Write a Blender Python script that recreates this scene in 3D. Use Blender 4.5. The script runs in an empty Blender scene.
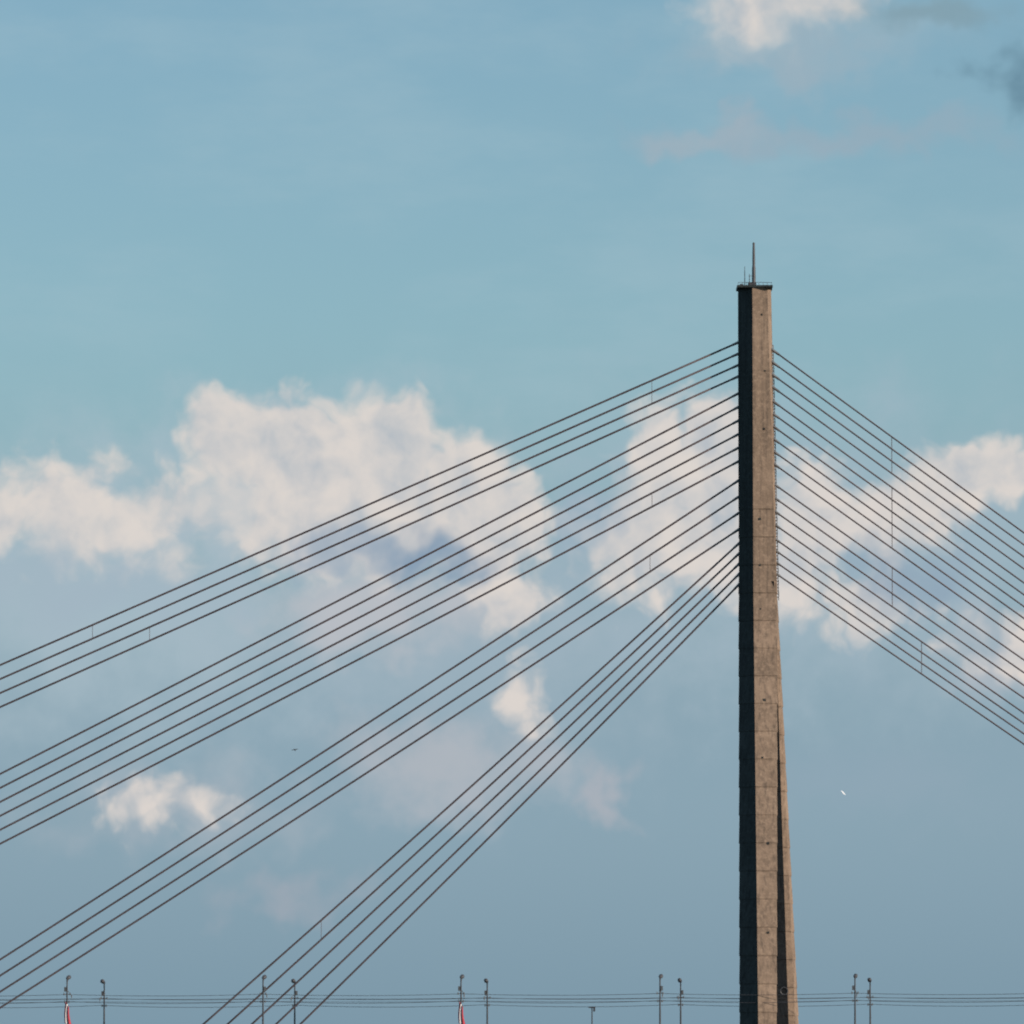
import bpy, bmesh, math, random
from mathutils import Vector, Matrix
random.seed(7)
scene = bpy.context.scene
scene.view_settings.view_transform = 'Standard'
scene.view_settings.look = 'None'
scene.view_settings.exposure = 0

# ------------------------------------------------------------------ camera
TILT = math.radians(4.4)
FOV = math.radians(7.2)
F = 512 / math.tan(FOV / 2)
CAM = Vector((-27.1, -900.0, 5.0))
cd = bpy.data.cameras.new("camera")
cam = bpy.data.objects.new("camera", cd)
scene.collection.objects.link(cam)
cam.location = CAM
cam.rotation_euler = (math.pi / 2 + TILT, 0, 0)
cd.sensor_width = 36
cd.angle = FOV
cd.clip_start = 1
cd.clip_end = 60000
# long lens focused a little short of the bridge: the slightly soft focus of the photograph
cd.dof.use_dof = True
cd.dof.focus_distance = 220
cd.dof.aperture_fstop = 5.6
scene.camera = cam
FWD = Vector((0, math.cos(TILT), math.sin(TILT)))
UP = Vector((0, -math.sin(TILT), math.cos(TILT)))
RT = Vector((1, 0, 0))
TH = math.radians(5.6)
AX = Vector((math.cos(TH), -math.sin(TH), 0))      # along the bridge, to the right
TR = Vector((math.sin(TH), math.cos(TH), 0))       # across the bridge, away

def survey(px, py, off=0.0):
    """sight line -> point (s along bridge, z) on the vertical plane at transverse offset off"""
    d = FWD + RT * ((px - 512) / F) + UP * ((512 - py) / F)
    t = (off - TR.dot(CAM)) / TR.dot(d)
    p = CAM + d * t
    return p.dot(AX), p.z

def W(s, t, z):
    return AX * s + TR * t + Vector((0, 0, z))

# ------------------------------------------------------------------ helpers
def lin(c):
    return tuple(((v / 255) / 12.92 if v / 255 <= 0.04045 else ((v / 255 + 0.055) / 1.055) ** 2.4) for v in c)

def new_obj(name, bm, mat=None, parent=None, smooth=False):
    me = bpy.data.meshes.new(name)
    bmesh.ops.recalc_face_normals(bm, faces=bm.faces)
    bm.to_mesh(me); bm.free()
    if smooth:
        for p in me.polygons: p.use_smooth = True
    ob = bpy.data.objects.new(name, me)
    scene.collection.objects.link(ob)
    if mat:
        for m in (mat if isinstance(mat, (list, tuple)) else [mat]): me.materials.append(m)
    if parent: ob.parent = parent
    return ob

def empty(name):
    e = bpy.data.objects.new(name, None)
    scene.collection.objects.link(e)
    return e

def tube(bm, pts, rads, sides=6, mi=0, cap=True):
    if not isinstance(rads, (list, tuple)): rads = [rads] * len(pts)
    rings = []
    for i, p in enumerate(pts):
        d = (pts[min(i + 1, len(pts) - 1)] - pts[max(i - 1, 0)]).normalized()
        a = d.cross(Vector((0, 0, 1)))
        if a.length < 1e-3: a = d.cross(Vector((0, 1, 0)))
        a.normalize(); b = d.cross(a).normalized()
        rings.append([bm.verts.new(p + (a * math.cos(2 * math.pi * k / sides) + b * math.sin(2 * math.pi * k / sides)) * rads[i]) for k in range(sides)])
    for r0, r1 in zip(rings, rings[1:]):
        for k in range(sides):
            f = bm.faces.new((r0[k], r0[(k + 1) % sides], r1[(k + 1) % sides], r1[k])); f.material_index = mi
    if cap:
        f = bm.faces.new(rings[0][::-1]); f.material_index = mi
        f = bm.faces.new(rings[-1]); f.material_index = mi

def box(bm, c, sx, sy, sz, ax=AX, tr=TR, mi=0):
    vs = []
    for k in (-1, 1):
        for j, i in ((-1, -1), (-1, 1), (1, 1), (1, -1)):
            vs.append(bm.verts.new(c + ax * (i * sx / 2) + tr * (j * sy / 2) + Vector((0, 0, k * sz / 2))))
    for q in ((0, 3, 2, 1), (4, 5, 6, 7), (0, 1, 5, 4), (1, 2, 6, 5), (2, 3, 7, 6), (3, 0, 4, 7)):
        f = bm.faces.new([vs[i] for i in q]); f.material_index = mi

class NT:
    def __init__(s, tree): s.t = tree; s.n = tree.nodes; s.l = tree.links
    def put(s, sock, v):
        if hasattr(v, 'is_linked') or hasattr(v, 'links'): s.l.new(v, sock)
        elif v is not None: sock.default_value = v
    def math(s, op, a, b=None, c=None, clamp=False):
        n = s.n.new('ShaderNodeMath'); n.operation = op; n.use_clamp = clamp
        s.put(n.inputs[0], a); s.put(n.inputs[1], b)
        if c is not None: s.put(n.inputs[2], c)
        return n.outputs[0]
    def vec(s, op, a, b=None, c=None):
        n = s.n.new('ShaderNodeVectorMath'); n.operation = op
        s.put(n.inputs[0], a); s.put(n.inputs[1], b)
        if c is not None: s.put(n.inputs[2], c)
        return n.outputs['Value'] if op in ('LENGTH', 'DOT_PRODUCT') else n.outputs[0]
    def mapr(s, v, a, b, c=0.0, d=1.0, kind='SMOOTHSTEP'):
        n = s.n.new('ShaderNodeMapRange'); n.interpolation_type = kind
        s.put(n.inputs[0], v)
        for i, x in enumerate((a, b, c, d)): n.inputs[i + 1].default_value = x
        return n.outputs[0]
    def noise(s, v, scale, detail=2, rough=0.5, col=False, dim='2D', dist=0.0):
        n = s.n.new('ShaderNodeTexNoise'); n.noise_dimensions = dim
        s.put(n.inputs['Vector'], v)
        n.inputs['Scale'].default_value = scale; n.inputs['Detail'].default_value = detail
        n.inputs['Roughness'].default_value = rough; n.inputs['Distortion'].default_value = dist
        return n.outputs['Color'] if col else n.outputs[0]
    def mix(s, f, a, b, blend='MIX'):
        n = s.n.new('ShaderNodeMix'); n.data_type = 'RGBA'; n.blend_type = blend
        s.put(n.inputs[0], f)
        s.put(n.inputs[6], a if not isinstance(a, tuple) else (*a, 1)); s.put(n.inputs[7], b if not isinstance(b, tuple) else (*b, 1))
        return n.outputs[2]

def material(name, color, rough=0.8, metal=0.0, var=0.25, scale=2.0):
    m = bpy.data.materials.new(name); m.use_nodes = True
    g = NT(m.node_tree); b = m.node_tree.nodes['Principled BSDF']
    tc = g.n.new('ShaderNodeTexCoord').outputs['Object']
    no = g.noise(tc, scale, 5, 0.6, dim='3D')
    c = g.mix(g.mapr(no, 0.3, 0.7), tuple(v * (1 - var) for v in color), tuple(min(1, v * (1 + var)) for v in color))
    g.l.new(c, b.inputs['Base Color'])
    b.inputs['Roughness'].default_value = rough; b.inputs['Metallic'].default_value = metal
    return m

def concrete(name, base, lift=3.1):
    m = bpy.data.materials.new(name); m.use_nodes = True
    g = NT(m.node_tree); b = m.node_tree.nodes['Principled BSDF']
    tc = g.n.new('ShaderNodeTexCoord').outputs['Object']
    sp = g.n.new('ShaderNodeSeparateXYZ'); g.l.new(tc, sp.inputs[0])
    zl = g.math('DIVIDE', sp.outputs[2], lift)
    wn = g.n.new('ShaderNodeTexWhiteNoise'); wn.noise_dimensions = '1D'
    g.l.new(g.math('FLOOR', zl), wn.inputs['W'])
    fr = g.math('FRACT', zl)
    joint = g.mapr(g.math('ABSOLUTE', g.math('SUBTRACT', fr, 0.5)), 0.43, 0.5)
    big = g.noise(tc, 0.3, 5, 0.6, dim='3D')
    streak = g.noise(g.vec('MULTIPLY', tc, (2.4, 2.4, 0.10)), 1.0, 5, 0.65, dim='3D')
    fine = g.noise(tc, 2.2, 6, 0.7, dim='3D')
    c = g.mix(wn.outputs[0], tuple(v * 0.84 for v in base), tuple(v * 1.12 for v in base))
    c = g.mix(g.math('MULTIPLY', g.mapr(big, 0.35, 0.68), 0.7), c, (base[0] * 0.66, base[1] * 0.66, base[2] * 0.66))
    c = g.mix(g.math('MULTIPLY', g.mapr(streak, 0.45, 0.66), 0.75), c, (base[0] * 0.45, base[1] * 0.47, base[2] * 0.50))
    c = g.mix(g.math('MULTIPLY', g.mapr(fine, 0.42, 0.75), 0.65), c, tuple(min(1, v * 1.5) for v in base))
    jn = g.math('MULTIPLY', joint, g.mapr(g.noise(tc, 0.6, 3, 0.6, dim='3D'), 0.45, 0.65, 0.0, 0.38))
    c = g.mix(jn, c, tuple(v * 0.45 for v in base))
    g.l.new(c, b.inputs['Base Color'])
    b.inputs['Roughness'].default_value = 0.92
    b.inputs['Specular IOR Level'].default_value = 0.2
    bp = g.n.new('ShaderNodeBump'); bp.inputs['Strength'].default_value = 0.4; bp.inputs['Distance'].default_value = 0.1
    g.l.new(fine, bp.inputs['Height']); g.l.new(bp.outputs[0], b.inputs['Normal'])
    return m

M_CONC = concrete("pylon_concrete", (0.275, 0.198, 0.142))
M_CONC_DARK = concrete("pylon_concrete_dark_and_shade", (0.043, 0.052, 0.052))  # left face's shade put into the colour; also the dark cap and vents
M_CONC_F = concrete("pylon_concrete_flank_shade", (0.15, 0.115, 0.095))  # far leg's sunless flank: shade painted in as a darker brown
M_DECK = concrete("deck_concrete", (0.30, 0.28, 0.26), 50)
M_CAB = material("cable_sheath", (0.11, 0.085, 0.088), 0.6, 0.0, 0.25, 0.3)
M_STEEL = material("galvanised_steel", (0.16, 0.16, 0.16), 0.55, 0.4)
M_DARK = material("dark_steel", (0.06, 0.06, 0.065), 0.5)
M_RED = material("flag_red", (0.42, 0.04, 0.06), 0.8)
M_WHITE = material("flag_white", (0.75, 0.73, 0.72), 0.8, 0, 0.05)
M_ASPH = material("asphalt", (0.05, 0.05, 0.052), 0.9)
M_PAINT = material("road_paint", (0.75, 0.75, 0.72), 0.7, 0, 0.1)
M_GRASS = material("bank_grass", (0.06, 0.09, 0.03), 0.95, 0, 0.4, 0.05)

# ------------------------------------------------------------------ bridge
DECK = 15.0
bridge = empty("cable_stayed_bridge")
_, Z_TOP = survey(757, 289)
_, Z_SPLIT = survey(757, 600)

def leg(bm, zs, fn, flank=1):
    rings = []
    for z in zs:
        rings.append([bm.verts.new(v) for v in fn(z)])
    n = len(rings[0])
    for a, b in zip(rings, rings[1:]):
        for k in range(n):
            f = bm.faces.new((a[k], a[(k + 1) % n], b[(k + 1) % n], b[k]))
            if k in (0, 1, 7, 6): f.material_index = flank  # faces turned from the sun take the shade-coloured material
    bm.faces.new(rings[0][::-1]); bm.faces.new(rings[-1])

PX = 900 / F
def lerp(a, b, t): return a + (b - a) * t
def lifts(z0, z1, step=3.1):
    zs = []; z = z0
    while z < z1 - 0.6:
        zs += [z, z + 0.12]; z += step
    zs.append(z1)
    return zs
def groove(z, z0):
    return 0.07 if ((z - z0) % 3.1) < 0.06 else 0.0

def near_section(z):
    t = (Z_TOP - z) / (Z_TOP - 15)          # 0 top .. 1 deck
    l = lerp(-17.8, -21.2, max(0, t - .35) / .65) * PX
    m = lerp(-4.0, -3.0, t) * PX
    r = (lerp(15.5, 21.5, min(1, t * 2.4)) - 5.6 * max(0, t - .42) / .58) * PX
    rs = r - lerp(4.5, 1.0, min(1, t * 2.0)) * PX
    fy = -12.5 * max(0, (Z_SPLIT - z)) / (Z_SPLIT - 15)
    g = groove(z, 0)
    pts = [(l + g, 0.7), (l + g, 0.0), (m, -1.9 + g), (rs, -1.5 + g), (r - g, 0.4), (r - g, 1.9), (0.3, 2.6), (l + 0.7, 2.0)]
    return [Vector((x, y + fy, z)) for x, y in pts]

def far_section(z):
    k = max(0, (Z_SPLIT + 2 - z)) / (Z_SPLIT + 2 - 15)
    cx = lerp(0.35, 2.6, k)
    l = cx - 1.9; r = cx + lerp(1.95, 2.6, k)
    m = cx + lerp(1.55, 1.3, k)
    fy = 13.0 * k
    g = groove(z, 0)
    s = cx + lerp(1.75, 2.1, k)
    pts = [(l + g, 0.7), (l + g, -0.1), (m, -1.7 + g), (s, -1.4 + g), (r - g, 0.6), (r - g, 1.9), (cx, 2.6), (l + 0.6, 2.0)]
    return [Vector((x, y + fy, z)) for x, y in pts]

bm = bmesh.new()
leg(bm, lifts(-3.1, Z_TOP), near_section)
new_obj("pylon_near_leg", bm, [M_CONC, M_CONC_DARK], bridge)
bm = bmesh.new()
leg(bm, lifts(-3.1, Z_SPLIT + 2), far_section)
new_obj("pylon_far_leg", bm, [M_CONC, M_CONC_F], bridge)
# head: cap slab, parapet, small plant boxes, lightning mast
bm = bmesh.new()
X = Vector((1, 0, 0)); Y = Vector((0, 1, 0))
box(bm, Vector((-0.15, 0.3, Z_TOP + 0.12)), 3.95, 4.6, 0.24, X, Y)
new_obj("pylon_cap", bm, M_CONC_DARK, bridge)
bm = bmesh.new()
zt = Z_TOP + 0.24
for i in range(9):
    x = -2.0 + i * 0.46
    tube(bm, [Vector((x, -1.9, zt)), Vector((x, -1.9, zt + 0.3))], 0.025, 5)
tube(bm, [Vector((-2.0, -1.9, zt + 0.3)), Vector((1.7, -1.9, zt + 0.3))], 0.025, 5)
box(bm, Vector((-0.4, 0.2, zt + 0.25)), 0.9, 0.9, 0.5, X, Y)
box(bm, Vector((1.2, 0.2, zt + 0.1)), 0.5, 0.6, 0.2, X, Y)
box(bm, Vector((-1.6, -0.6, zt + 0.12)), 0.35, 0.5, 0.24, X, Y)
bx = (755 - 757) * PX
tube(bm, [Vector((bx, 0, zt)), Vector((bx, 0, zt + 2.2)), Vector((bx, 0, zt + 2.25)), Vector((bx, 0, zt + 4.0)), Vector((bx, 0, zt + 4.95))], [0.22, 0.19, 0.16, 0.14, 0.12], 8)
tube(bm, [Vector((bx - 1.0, 0.3, zt)), Vector((bx - 1.0, 0.3, zt + 1.5)), Vector((bx - 1.0, 0.3, zt + 2.3))], [0.05, 0.04, 0.03], 6)
tube(bm, [Vector((bx - 0.5, -0.3, zt)), Vector((bx - 0.5, -0.3, zt + 1.4))], 0.04, 6)
tube(bm, [Vector((bx - 0.5, -0.3, zt + 1.2)), Vector((bx, 0, zt + 1.2))], 0.03, 6)
new_obj("lightning_mast", bm, M_DARK, bridge)
bm = bmesh.new()
def ring_on(px, py, y, r):
    d = FWD + RT * ((px - 512) / F) + UP * ((512 - py) / F)
    p = CAM + d * ((y - CAM.y) / d.y)
    pts = [p + Vector((math.cos(a) * r, 0, math.sin(a) * r)) for a in [i * math.pi / 6 for i in range(13)]]
    tube(bm, pts, 0.07, 5)
ring_on(784, 991, 9.6, 0.42)
new_obj("leg_hatch_ring", bm, M_DARK, bridge)
bm = bmesh.new()
for py in (316, 372, 430, 520, 566, 610, 702, 760, 846, 935):
    z = survey(765, py)[1]
    xx = random.uniform(0.3, 1.3)
    sec = near_section(z)
    yy = lerp(sec[2].y, sec[3].y, (xx - sec[2].x) / (sec[3].x - sec[2].x))
    q = random.uniform(.15, .3)
    box(bm, Vector((xx, yy - 0.02, z)), q, 0.1, q, X, Y)
new_obj("inspection_vents", bm, M_CONC_DARK, bridge)

# stays
bm = bmesh.new(); bms = bmesh.new(); bmt = bmesh.new()
def grp(t0, t1, e0, e1, n, at=0):
    return [(lerp(t0, t1, i / (n - 1)), lerp(e0, e1, i / (n - 1))) for i in range(n)]
L_groups = [grp(342, 376, 662, 704, 4), grp(393, 461, 771, 841, 6), grp(480, 529, 958, 1007, 4)]
g4 = []
for i in range(5):
    t = i / 4
    ty = lerp(543, 584, t); xb = lerp(203, 300, t)
    sl = (1024 - ty) / (739 - xb)
    g4.append((ty, ty + sl * 739))
L_groups.append(g4)
R_groups = [grp(353, 390, 531, 567, 4), grp(404, 466, 581, 640, 6), grp(486, 526, 658, 696, 4), grp(540, 574, 711, 742, 4)]

def stay(xa, ya, xb, yb, sag):
    s0, z0 = survey(xa, ya); s1, z1 = survey(xb, yb)
    k = (z1 - z0) / (s1 - s0)
    A = (0.0, z0 - k * s0)
    sd = (DECK + 0.3 - A[1]) / k
    pts = []
    for i in range(17):
        t = i / 16
        pts.append(W(lerp(0, sd, t), 0, lerp(A[1], DECK + 0.3, t) - sag * 4 * t * (1 - t)))
    tube(bm, pts, 0.12 if sd < 0 else 0.10, 6)
    d = (pts[1] - pts[0]).normalized()
    q = pts[0] + d * (1.7 / abs(d.dot(AX)))
    tube(bms, [q, q + d * 1.1], [0.17, 0.13], 8)
    tube(bms, [pts[-1] - d * 2.5, pts[-1]], [0.16, 0.22], 8)
    return A[1], sd, sag
def at(st, s):
    z0, sd, sag = st; t = s / sd
    return W(s, 0, lerp(z0, DECK + 0.3, t) - sag * 4 * t * (1 - t))
LS = [[stay(739, a, 0, b, 0.35) for a, b in g] for g in L_groups]
RS = [[stay(777, a, 1024, b, 0.25) for a, b in g] for g in R_groups]
def tie(group, px, i0=0, i1=None, r=0.028):
    s = survey(px, 512)[0]
    i1 = len(group) - 1 if i1 is None else i1
    a = at(group[i0], s); b = at(group[i1], s)
    tube(bmt, [a, b], r, 6)
tie(LS[0], 652, 0, 2); tie(LS[0], 93, 0, 1); tie(LS[0], 150, 2, 3)
tie(LS[1], 652, 4, 5); tie(LS[2], 650, 1, 2); tie(LS[3], 322, 0, 1)
for g in RS[:3]: tie(g, 892, r=0.04)
tie(RS[3], 921, r=0.04)
new_obj("stay_cables", bm, M_CAB, bridge, True)
new_obj("cable_sockets", bms, M_STEEL, bridge)
new_obj("cable_ties", bmt, M_CAB, bridge)
# service ladder on the sunny flank of the shaft
bm = bmesh.new()
za = survey(757, 345)[1]; zb = survey(757, 600)[1]
def rx(z): return near_section(z)[4].x + 0.12
N = 40
for k, dy in enumerate((0.5, 1.0)):
    tube(bm, [Vector((rx(lerp(za, zb, i / N)), dy, lerp(za, zb, i / N))) for i in range(N + 1)], 0.04, 5)
for i in range(N * 2):
    z = lerp(za, zb, i / (N * 2))
    tube(bm, [Vector((rx(z) - 0.2, 0.75, z)), Vector((rx(z) + 0.03, 0.75, z))], 0.06, 5)
new_obj("service_ladder", bm, M_STEEL, bridge)

# deck
S0, S1 = -330, 260
bm = bmesh.new()
prof = [(-14.3, 0), (14.3, 0), (14.3, -0.35), (8.5, -0.9), (6.5, -3.0), (-6.5, -3.0), (-8.5, -0.9), (-14.3, -0.35)]
a = [bm.verts.new(W(S0, t, DECK + z)) for t, z in prof]; b = [bm.verts.new(W(S1, t, DECK + z)) for t, z in prof]
for k in range(8): bm.faces.new((a[k], a[(k + 1) % 8], b[(k + 1) % 8], b[k]))
bm.faces.new(a[::-1]); bm.faces.new(b)
mid = (S0 + S1) / 2; ln = S1 - S0
for t in (-12.2, 12.2): box(bm, W(mid, t, DECK + 0.075), ln, 3.6, 0.14)
box(bm, W(mid, 0, DECK + 0.1), ln, 1.6, 0.19)
new_obj("deck_girder", bm, M_DECK, bridge)
bm = bmesh.new()
for t in (-5.6, 5.6): box(bm, W(mid, t, DECK + 0.02), ln, 9.5, 0.03)
new_obj("roadway", bm, M_ASPH, bridge)
bm = bmesh.new()
s = S0
while s < S1:
    for t in (-5.6, 5.6): box(bm, W(s + 1.5, t, DECK + 0.042), 3, 0.15, 0.006)
    s += 9
new_obj("lane_markings", bm, M_PAINT, bridge)
bm = bmesh.new()
for t in (-14.1, 14.1):
    for h in (0.45, 0.8, 1.1): tube(bm, [W(S0, t, DECK + 0.1 + h), W(S1, t, DECK + 0.1 + h)], 0.035, 6)
    s = S0
    while s <= S1:
        box(bm, W(s, t, DECK + 0.65), 0.08, 0.08, 1.1); s += 2.5
new_obj("railing", bm, M_STEEL, bridge)
bm = bmesh.new()
for s in (-300, 115, 180, 240):
    for t in (-5, 5):
        tube(bm, [W(s, t, -3), W(s, t, DECK - 3)], [1.5, 1.3], 12)
box(bm, W(0, 0, -0.5), 12, 36, 4)
box(bm, W(0, 0, DECK - 4), 5, 30, 2)
new_obj("piers", bm, M_DECK, bridge)

# ------------------------------------------------------------------ lamps, wires
def street_lamp(s, t, flip):
    root = empty("street_lamp")
    root.location = W(s, t, DECK + 0.14); root.rotation_euler = (0, 0, -TH)
    H = 7.35
    o = Vector((0, 0, 0)); Z = Vector((0, 0, 1))
    bm = bmesh.new()
    tube(bm, [o, Z * 0.9, Z * 0.95, Z * H], [0.15, 0.15, 0.11, 0.07], 8)
    new_obj("pole", bm, M_DARK, root)
    bm = bmesh.new()
    sd = 1 if t < 0 else -1
    pts = [Vector((0, sd * 0.02, H - 0.5)), Vector((0.05, sd * 0.5, H - 0.1)), Vector((0.08, sd * 1.1, H + 0.08))]
    tube(bm, pts, 0.04, 6)
    new_obj("arm", bm, M_DARK, root)
    bm = bmesh.new()
    tube(bm, [Vector((0.0, sd * 0.6, H - .02)), Vector((0.0, sd * 0.8, H + .08)), Vector((0.0, sd * 1.5, H + .16)), Vector((0.0, sd * 1.75, H + .1))], [0.08, 0.22, 0.24, 0.06], 8)
    tube(bm, [Vector((0, 0, H - .1)), Vector((0, 0, H + .05)), Vector((0, 0, H + .18))], [0.1, 0.14, 0.04], 8)
    new_obj("lantern", bm, M_DARK, root)
    bm = bmesh.new()
    for h, w in ((H - 1.75, 0.55), (H - 2.6, 0.4)):
        tube(bm, [Vector((-w * .6, 0, h)), Vector((w * .6, 0, h))], 0.035, 5)
        for q in (-w * .6, w * .6):
            tube(bm, [Vector((q, 0, h - 0.12)), Vector((q, 0, h + 0.16))], [0.07, 0.05], 6)
    tube(bm, [Vector((0, 0, H - 1.3)), Vector((0, sd * 3.5, H - 1.8))], 0.03, 5)
    tube(bm, [Vector((0, sd * 3.3, H - 1.8)), Vector((0, sd * 3.3, H - 2.1))], 0.06, 5)
    box(bm, Vector((flip * 0.2, 0, H - 1.2)), 0.22, 0.22, 0.5, X, Y)
    new_obj("bracket", bm, M_STEEL, root)
    return root
near_s = [survey(px, 1000, -13)[0] for px in (67, 263, 461, 660, 855)]
sp = near_s[1] - near_s[0]
near_s = [near_s[0] - sp * k for k in (8, 7, 6, 5, 4, 3, 2, 1)] + near_s + [near_s[-1] + sp * k for k in (1, 2, 3)]
for i, s in enumerate(near_s):
    for t in (-13, 13): street_lamp(s + (0 if t < 0 else 0.25), t, 1 if i % 2 else -1)
bm = bmesh.new()
for t in (-13, 13):
    sd = 1 if t < 0 else -1
    for off, z, sag, r in ((0, DECK + 5.72, 0.18, 0.026), (3.3, DECK + 5.3, 0.08, 0.02), (0, DECK + 4.95, 0.25, 0.026)):
        for s0, s1 in zip(near_s, near_s[1:]):
            tube(bm, [W(lerp(s0, s1, k / 8), t + sd * off, z - sag * 4 * (k / 8) * (1 - k / 8)) for k in range(9)], r, 5)
new_obj("overhead_wires", bm, M_DARK)

def flag(px, py):
    s, z = survey(px, py, -13.4)
    bm = bmesh.new()
    nu, nv = 14, 12
    g = {}
    for j in range(nv + 1):
        for i in range(nu + 1):
            u, v = i / nu, j / nv
            x = -0.1 + (u - .25) * (0.35 + 0.45 * v) - 0.12 * math.sin(v * 3)
            y = 0.12 * math.sin(u * 13 + v * 2)
            zz = -v * 2.3 - 0.5 * u * (1 - v * 0.4)
            g[i, j] = bm.verts.new(Vector((x, y, zz)))
    for j in range(nv):
        for i in range(nu):
            f = bm.faces.new((g[i, j], g[i + 1, j], g[i + 1, j + 1], g[i, j + 1]))
            w = (i + 0.5) / nu + 0.25 * (j / nv)
            f.material_index = 1 if 0.38 < w < 0.72 else 0
    root = empty("flag")
    root.location = W(s, -13.4, z)
    new_obj("cloth", bm, [M_RED, M_WHITE], root, True)
    bm = bmesh.new()
    tube(bm, [Vector((-0.05, 0.35, -1.8)), Vector((-0.3, 0, 0.15)), Vector((-0.33, -0.05, 0.4))], 0.03, 5)
    new_obj("staff", bm, M_STEEL, root)
    root.rotation_euler = (0, 0, -TH)
flag(67.5, 1002); flag(461.5, 1002)
s, z = survey(592, 1008, 9)
root = empty("signal_pole"); root.location = W(s, 9, DECK + .1); root.rotation_euler = (0, 0, -TH)
bm = bmesh.new(); h = z - DECK - .1
tube(bm, [Vector((0, 0, 0)), Vector((0, 0, h))], [0.09, 0.06], 8); new_obj("pole", bm, M_DARK, root)
bm = bmesh.new(); box(bm, Vector((0, 0, h + .08)), 0.75, 0.3, 0.16, X, Y); box(bm, Vector((.25, 0, h - .2)), 0.2, 0.2, 0.4, X, Y)
new_obj("signal_head", bm, M_DARK, root)

# ------------------------------------------------------------------ gulls
def gull(px, py, dist, span, mat, rot):
    d = FWD + RT * ((px - 512) / F) + UP * ((512 - py) / F)
    root = empty("gull"); root.location = CAM + d * dist
    root.rotation_euler = rot; root.scale = (span,) * 3
    bm = bmesh.new()
    tube(bm, [Vector((0, -.24, 0)), Vector((0, -.2, .01)), Vector((0, -.1, .01)), Vector((0, .05, 0)), Vector((0, .18, 0)), Vector((0, .28, 0))], [.012, .05, .09, .09, .04, .06], 10)
    new_obj("body", bm, mat, root, True)
    for sg in (-1, 1):
        bm = bmesh.new()
        st = [(0.03, -.09, .12, 0.02), (.2, -.12, .1, .1), (.36, -.08, .09, .08), (.52, .04, .09, .02)]
        v = [(bm.verts.new((sg * x, a, z)), bm.verts.new((sg * x, b, z)), bm.verts.new((sg * x, (a + b) / 2, z + .015))) for x, a, b, z in st]
        for p, q in zip(v, v[1:]):
            bm.faces.new((p[0], q[0], q[2], p[2])); bm.faces.new((p[2], q[2], q[1], p[1])); bm.faces.new((p[0], p[1], q[1], q[0]))
        new_obj("wing", bm, mat, root)
M_GW = material("gull_white_feathers", (0.85, 0.85, 0.85), 0.8, 0, .05)
M_GD = material("gull_dark_feathers", (0.05, 0.05, 0.05), 0.8)
gull(843, 793, 820, 0.65, M_GW, (1.0, 0.7, 0.5))
gull(295, 750, 820, 0.7, M_GD, (0.5, -0.2, 0.3))

# ------------------------------------------------------------------ water & banks
def sheet(name, x0, x1, y0, y1, z, mat):
    bm = bmesh.new()
    bm.faces.new([bm.verts.new((x, y, z)) for x, y in ((x0, y0), (x1, y0), (x1, y1), (x0, y1))])
    return new_obj(name, bm, mat)
mw = bpy.data.materials.new("river_water"); mw.use_nodes = True
g = NT(mw.node_tree); b = mw.node_tree.nodes['Principled BSDF']
b.inputs['Base Color'].default_value = (0.02, 0.035, 0.04, 1); b.inputs['Roughness'].default_value = 0.12
bp = g.n.new('ShaderNodeBump'); bp.inputs['Strength'].default_value = 0.5; bp.inputs['Distance'].default_value = 0.3
tc = g.n.new('ShaderNodeTexCoord').outputs['Object']
g.l.new(g.noise(tc, 0.5, 6, 0.6, dim='3D'), bp.inputs['Height']); g.l.new(bp.outputs[0], b.inputs['Normal'])
sheet("river", -30000, 30000, -30000, 30000, 0, mw)
bm = bmesh.new()
for x0, x1 in ((-6000, -340), (140, 6000)):
    box(bm, Vector(((x0 + x1) / 2, 600, 1.0)), x1 - x0, 2200, 2.0, X, Y)
new_obj("riverbank", bm, M_GRASS)

# ------------------------------------------------------------------ sun + sky
SUN = Vector((0.84, -0.42, 0.36)).normalized()
ld = bpy.data.lights.new("sun", 'SUN'); ld.energy = 4.5; ld.angle = math.radians(0.5); ld.color = (1.0, 0.85, 0.72)
sun = bpy.data.objects.new("sun", ld); scene.collection.objects.link(sun)
sun.rotation_euler = (-SUN).to_track_quat('-Z', 'Y').to_euler()

world = bpy.data.worlds.new("World"); scene.world = world; world.use_nodes = True
world.node_tree.nodes.clear()
w = NT(world.node_tree)
STR = 0.1
out = w.n.new('ShaderNodeOutputWorld')
sky = w.n.new('ShaderNodeTexSky'); sky.sky_type = 'NISHITA'; sky.sun_disc = False
sky.sun_elevation = math.asin(SUN.z); sky.sun_rotation = math.atan2(SUN.x, SUN.y)
sky.air_density = 1.0; sky.dust_density = 0.6; sky.ozone_density = 2.0
dirv = w.n.new('ShaderNodeTexCoord').outputs['Generated']
sx = w.n.new('ShaderNodeSeparateXYZ'); w.l.new(dirv, sx.inputs[0])
K = F / 100
az = w.math('MULTIPLY', w.math('ARCTAN2', sx.outputs[0], sx.outputs[1]), K)
el = w.math('MULTIPLY', w.math('ARCSINE', sx.outputs[2]), K)
cb = w.n.new('ShaderNodeCombineXYZ'); w.l.new(az, cb.inputs[0]); w.l.new(el, cb.inputs[1])
P = cb.outputs[0]
def UV(px, py):
    d = (FWD + RT * ((px - 512) / F) + UP * ((512 - py) / F)).normalized()
    return math.atan2(d.x, d.y) * K, math.asin(d.z) * K
def C(*rgb): return tuple(v / STR for v in lin(rgb))
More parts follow.
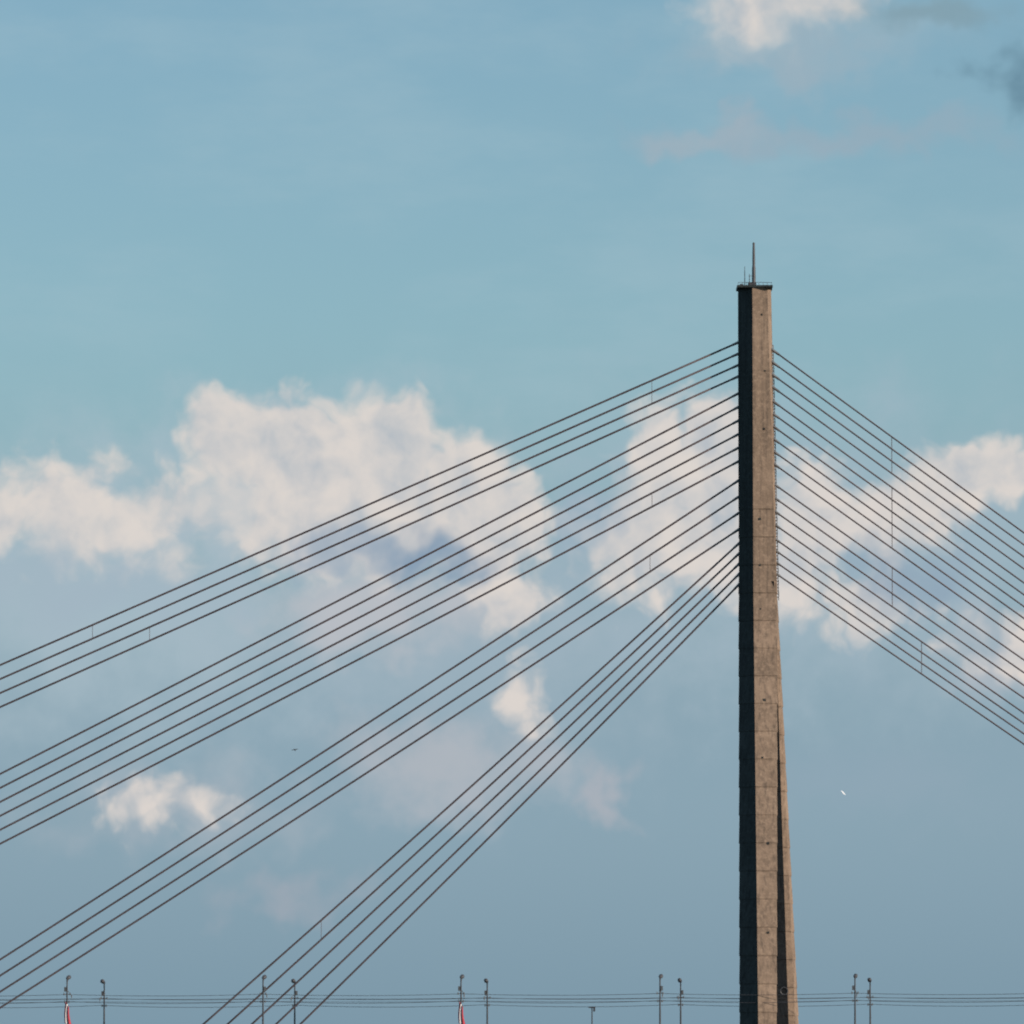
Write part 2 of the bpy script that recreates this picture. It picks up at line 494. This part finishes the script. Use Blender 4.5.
def blob(t, Pv, px, py, rx, ry):
    u, v = UV(px, py); a, b = 100 / rx, 100 / ry
    return t.vec('LENGTH', t.vec('MULTIPLY_ADD', Pv, (a, b, 0), (-u * a, -v * b, 0)))

# puff detail of cumulus: billows plus turbulence
gt = bpy.data.node_groups.new("cumulus_puffs", 'ShaderNodeTree')
gt.interface.new_socket('P', in_out='INPUT', socket_type='NodeSocketVector')
gt.interface.new_socket('h', in_out='OUTPUT', socket_type='NodeSocketFloat')
t = NT(gt); gi = gt.nodes.new('NodeGroupInput'); go = gt.nodes.new('NodeGroupOutput')
vo = t.n.new('ShaderNodeTexVoronoi'); vo.voronoi_dimensions = '2D'; vo.feature = 'F1'
t.l.new(gi.outputs[0], vo.inputs['Vector']); vo.inputs['Scale'].default_value = 2.3
vo.inputs['Detail'].default_value = 2; vo.inputs['Roughness'].default_value = 0.5; vo.normalize = True
bl = t.math('MULTIPLY_ADD', vo.outputs['Distance'], -0.85, 0.30)
fb = t.math('MULTIPLY_ADD', t.noise(gi.outputs[0], 1.9, 5, 0.54), 0.6, -0.30)
t.l.new(t.math('ADD', bl, fb), go.inputs[0])
def puffs(pv):
    n = w.n.new('ShaderNodeGroup'); n.node_tree = gt; w.l.new(pv, n.inputs[0]); return n.outputs[0]

wn = w.noise(P, 1.3, 3, 0.55, col=True)
wv = w.vec('SUBTRACT', wn, (0.5, 0.5, 0.5))
Pc = w.vec('MULTIPLY_ADD', wv, (0.4, 0.4, 0), P)       # gentle warp: cumulus
Pw = w.vec('MULTIPLY_ADD', wv, (1.6, 1.0, 0), P)       # strong warp: soft masses
sn = w.noise(P, 1.5, 5, 0.56)
snb = w.math('MULTIPLY_ADD', sn, 0.8, -0.4)

def field(blobs, pv, smooth=0.15):
    h = None
    for (px, py, rx, ry, s) in blobs:
        f = w.math('MULTIPLY_ADD', blob(w, pv, px, py, rx, ry), -s, s)
        h = f if h is None else w.math('SMOOTH_MAX', h, f, smooth)
    return w.math('MAXIMUM', h, -1.0)
def soft(col, px, py, rx, ry, rgb, op, a=-0.15, b=0.95):
    d = w.math('SUBTRACT', 1.0, blob(w, Pw, px, py, rx, ry))
    m = w.mapr(w.math('ADD', d, snb), a, b, 0, op)
    return w.mix(m, col, C(*rgb))
def cumulus(col, blobs, ph, ph2, a0=-0.10, a1=0.40, op=0.92):
    h = w.math('ADD', field(blobs, Pc), ph)
    lit = w.math('MULTIPLY_ADD', w.math('SUBTRACT', ph, ph2), 0.7, 0.68)
    lit = w.math('ADD', lit, w.math('MULTIPLY', snb, 0.9))
    lit = w.math('ADD', lit, w.mapr(h, 0.9, 0.1, -0.03, 0.10), clamp=True)
    cc = w.mix(w.mapr(lit, 0.1, 1.0), C(166, 179, 191), C(224, 215, 208))
    return w.mix(w.mapr(h, a0, a1, 0, op), col, cc)

base = w.mix(1.0, sky.outputs[0], (0.76, 0.97, 1.04), 'MULTIPLY')
base = w.mix(0.22, base, C(150, 180, 192))
veil = w.mapr(w.noise(w.vec('MULTIPLY', P, (0.5, 1.4, 1)), 0.6, 5, 0.6), 0.38, 0.75, 0, 0.28)
base = w.mix(veil, base, C(166, 192, 203))
base = w.mix(w.mapr(w.math('MULTIPLY_ADD', snb, 1.2, el), 8.6, 3.6, 0, 0.93), base, C(137, 163, 179))
base = w.mix(w.mapr(el, 3.6, 0.6, 0, 0.85), base, C(121, 149, 166))
ph = puffs(Pc)
ph2 = puffs(w.vec('ADD', Pc, (0.12, 0.17, 0)))

# --- upper sky
up = base
for a in [(800, 40, 170, 55, (152, 178, 192), .75), (920, 12, 130, 26, (130, 159, 172), .8), (1030, 78, 60, 38, (104, 139, 158), .9),
          (840, 134, 240, 28, (152, 172, 186), .7), (700, 137, 75, 22, (166, 178, 188), .5)]:
    up = soft(up, *a)
up = cumulus(up, [(755, -2, 78, 62, 1), (800, -10, 75, 48, 1)], ph, ph2, -0.15, 0.95, 0.88)
up = soft(up, 790, 60, 100, 26, (152, 175, 189), .75)
# --- lower sky
lo = base
for a in [(110, 590, 330, 200, (168, 187, 198), .85), (470, 640, 300, 190, (160, 178, 191), .7), (690, 540, 200, 190, (162, 181, 194), .65),
          (920, 560, 250, 190, (162, 181, 194), .75), (450, 765, 150, 60, (180, 184, 191), .75), (180, 810, 170, 55, (167, 178, 188), .7),
          (290, 900, 95, 34, (162, 170, 181), .65), (600, 795, 34, 34, (176, 179, 187), .7), (890, 780, 150, 60, (145, 167, 182), .6),
          (380, 610, 170, 50, (192, 192, 197), .75), (1000, 650, 90, 50, (190, 190, 196), .6), (340, 480, 220, 110, (176, 190, 200), .7)]:
    lo = soft(lo, *a)
main = [(238, 438, 58, 56, 1), (295, 460, 85, 74, 1), (385, 450, 66, 64, 1.05), (350, 505, 150, 80, 1.1), (462, 472, 50, 46, 1),
        (492, 525, 64, 60, 1), (508, 598, 54, 36, .75), (62, 508, 82, 58, .62), (140, 522, 85, 54, .55), (10, 520, 50, 40, .4),
        (664, 448, 44, 56, .8), (708, 440, 52, 54, .9), (650, 535, 66, 76, .7), (715, 520, 70, 84, .8),
        (820, 515, 64, 56, .7), (800, 570, 50, 55, .6), (885, 515, 55, 52, .75), (965, 473, 54, 36, .95), (1006, 470, 38, 42, .95), (935, 505, 50, 38, .75),
        (860, 600, 60, 35, .45), (1035, 650, 75, 30, .4), (522, 697, 26, 38, .5), (155, 803, 65, 24, .36)]
lo = cumulus(lo, main, ph, ph2)
for a in [(408, 556, 85, 34, (134, 157, 179), .95), (330, 556, 70, 24, (150, 169, 187), .7), (908, 578, 70, 46, (142, 164, 183), .75),
          (100, 588, 200, 48, (162, 181, 194), .85), (592, 520, 36, 60, (152, 172, 190), .5), (200, 520, 40, 60, (172, 187, 197), .5)]:
    lo = soft(lo, *a)
# --- rest of the sky round the horizon
oc = w.mapr(w.noise(w.vec('MULTIPLY', dirv, (1, 1, 2.5)), 4.0, 6, 0.6, dim='3D'), 0.5, 0.7, 0, 0.8)
oc = w.math('MULTIPLY', oc, w.mapr(w.math('ABSOLUTE', az), 9.0, 18.0))
oth = w.mix(oc, base, C(185, 190, 196))

def bgn(c):
    n = w.n.new('ShaderNodeBackground'); n.inputs[1].default_value = STR; w.l.new(c, n.inputs[0]); return n.outputs[0]
def mixs(f, a, b):
    n = w.n.new('ShaderNodeMixShader'); w.l.new(f, n.inputs[0]); w.l.new(a, n.inputs[1]); w.l.new(b, n.inputs[2]); return n.outputs[0]
v_split = UV(512, 270)[1]
m1 = mixs(w.math('GREATER_THAN', el, v_split), bgn(lo), bgn(up))
inside = w.math('MULTIPLY', w.math('LESS_THAN', w.math('ABSOLUTE', az), 9.0), w.math('MULTIPLY', w.math('LESS_THAN', el, UV(512, -150)[1]), w.math('GREATER_THAN', sx.outputs[1], 0.0)))
w.l.new(mixs(inside, bgn(oth), m1), out.inputs[0])
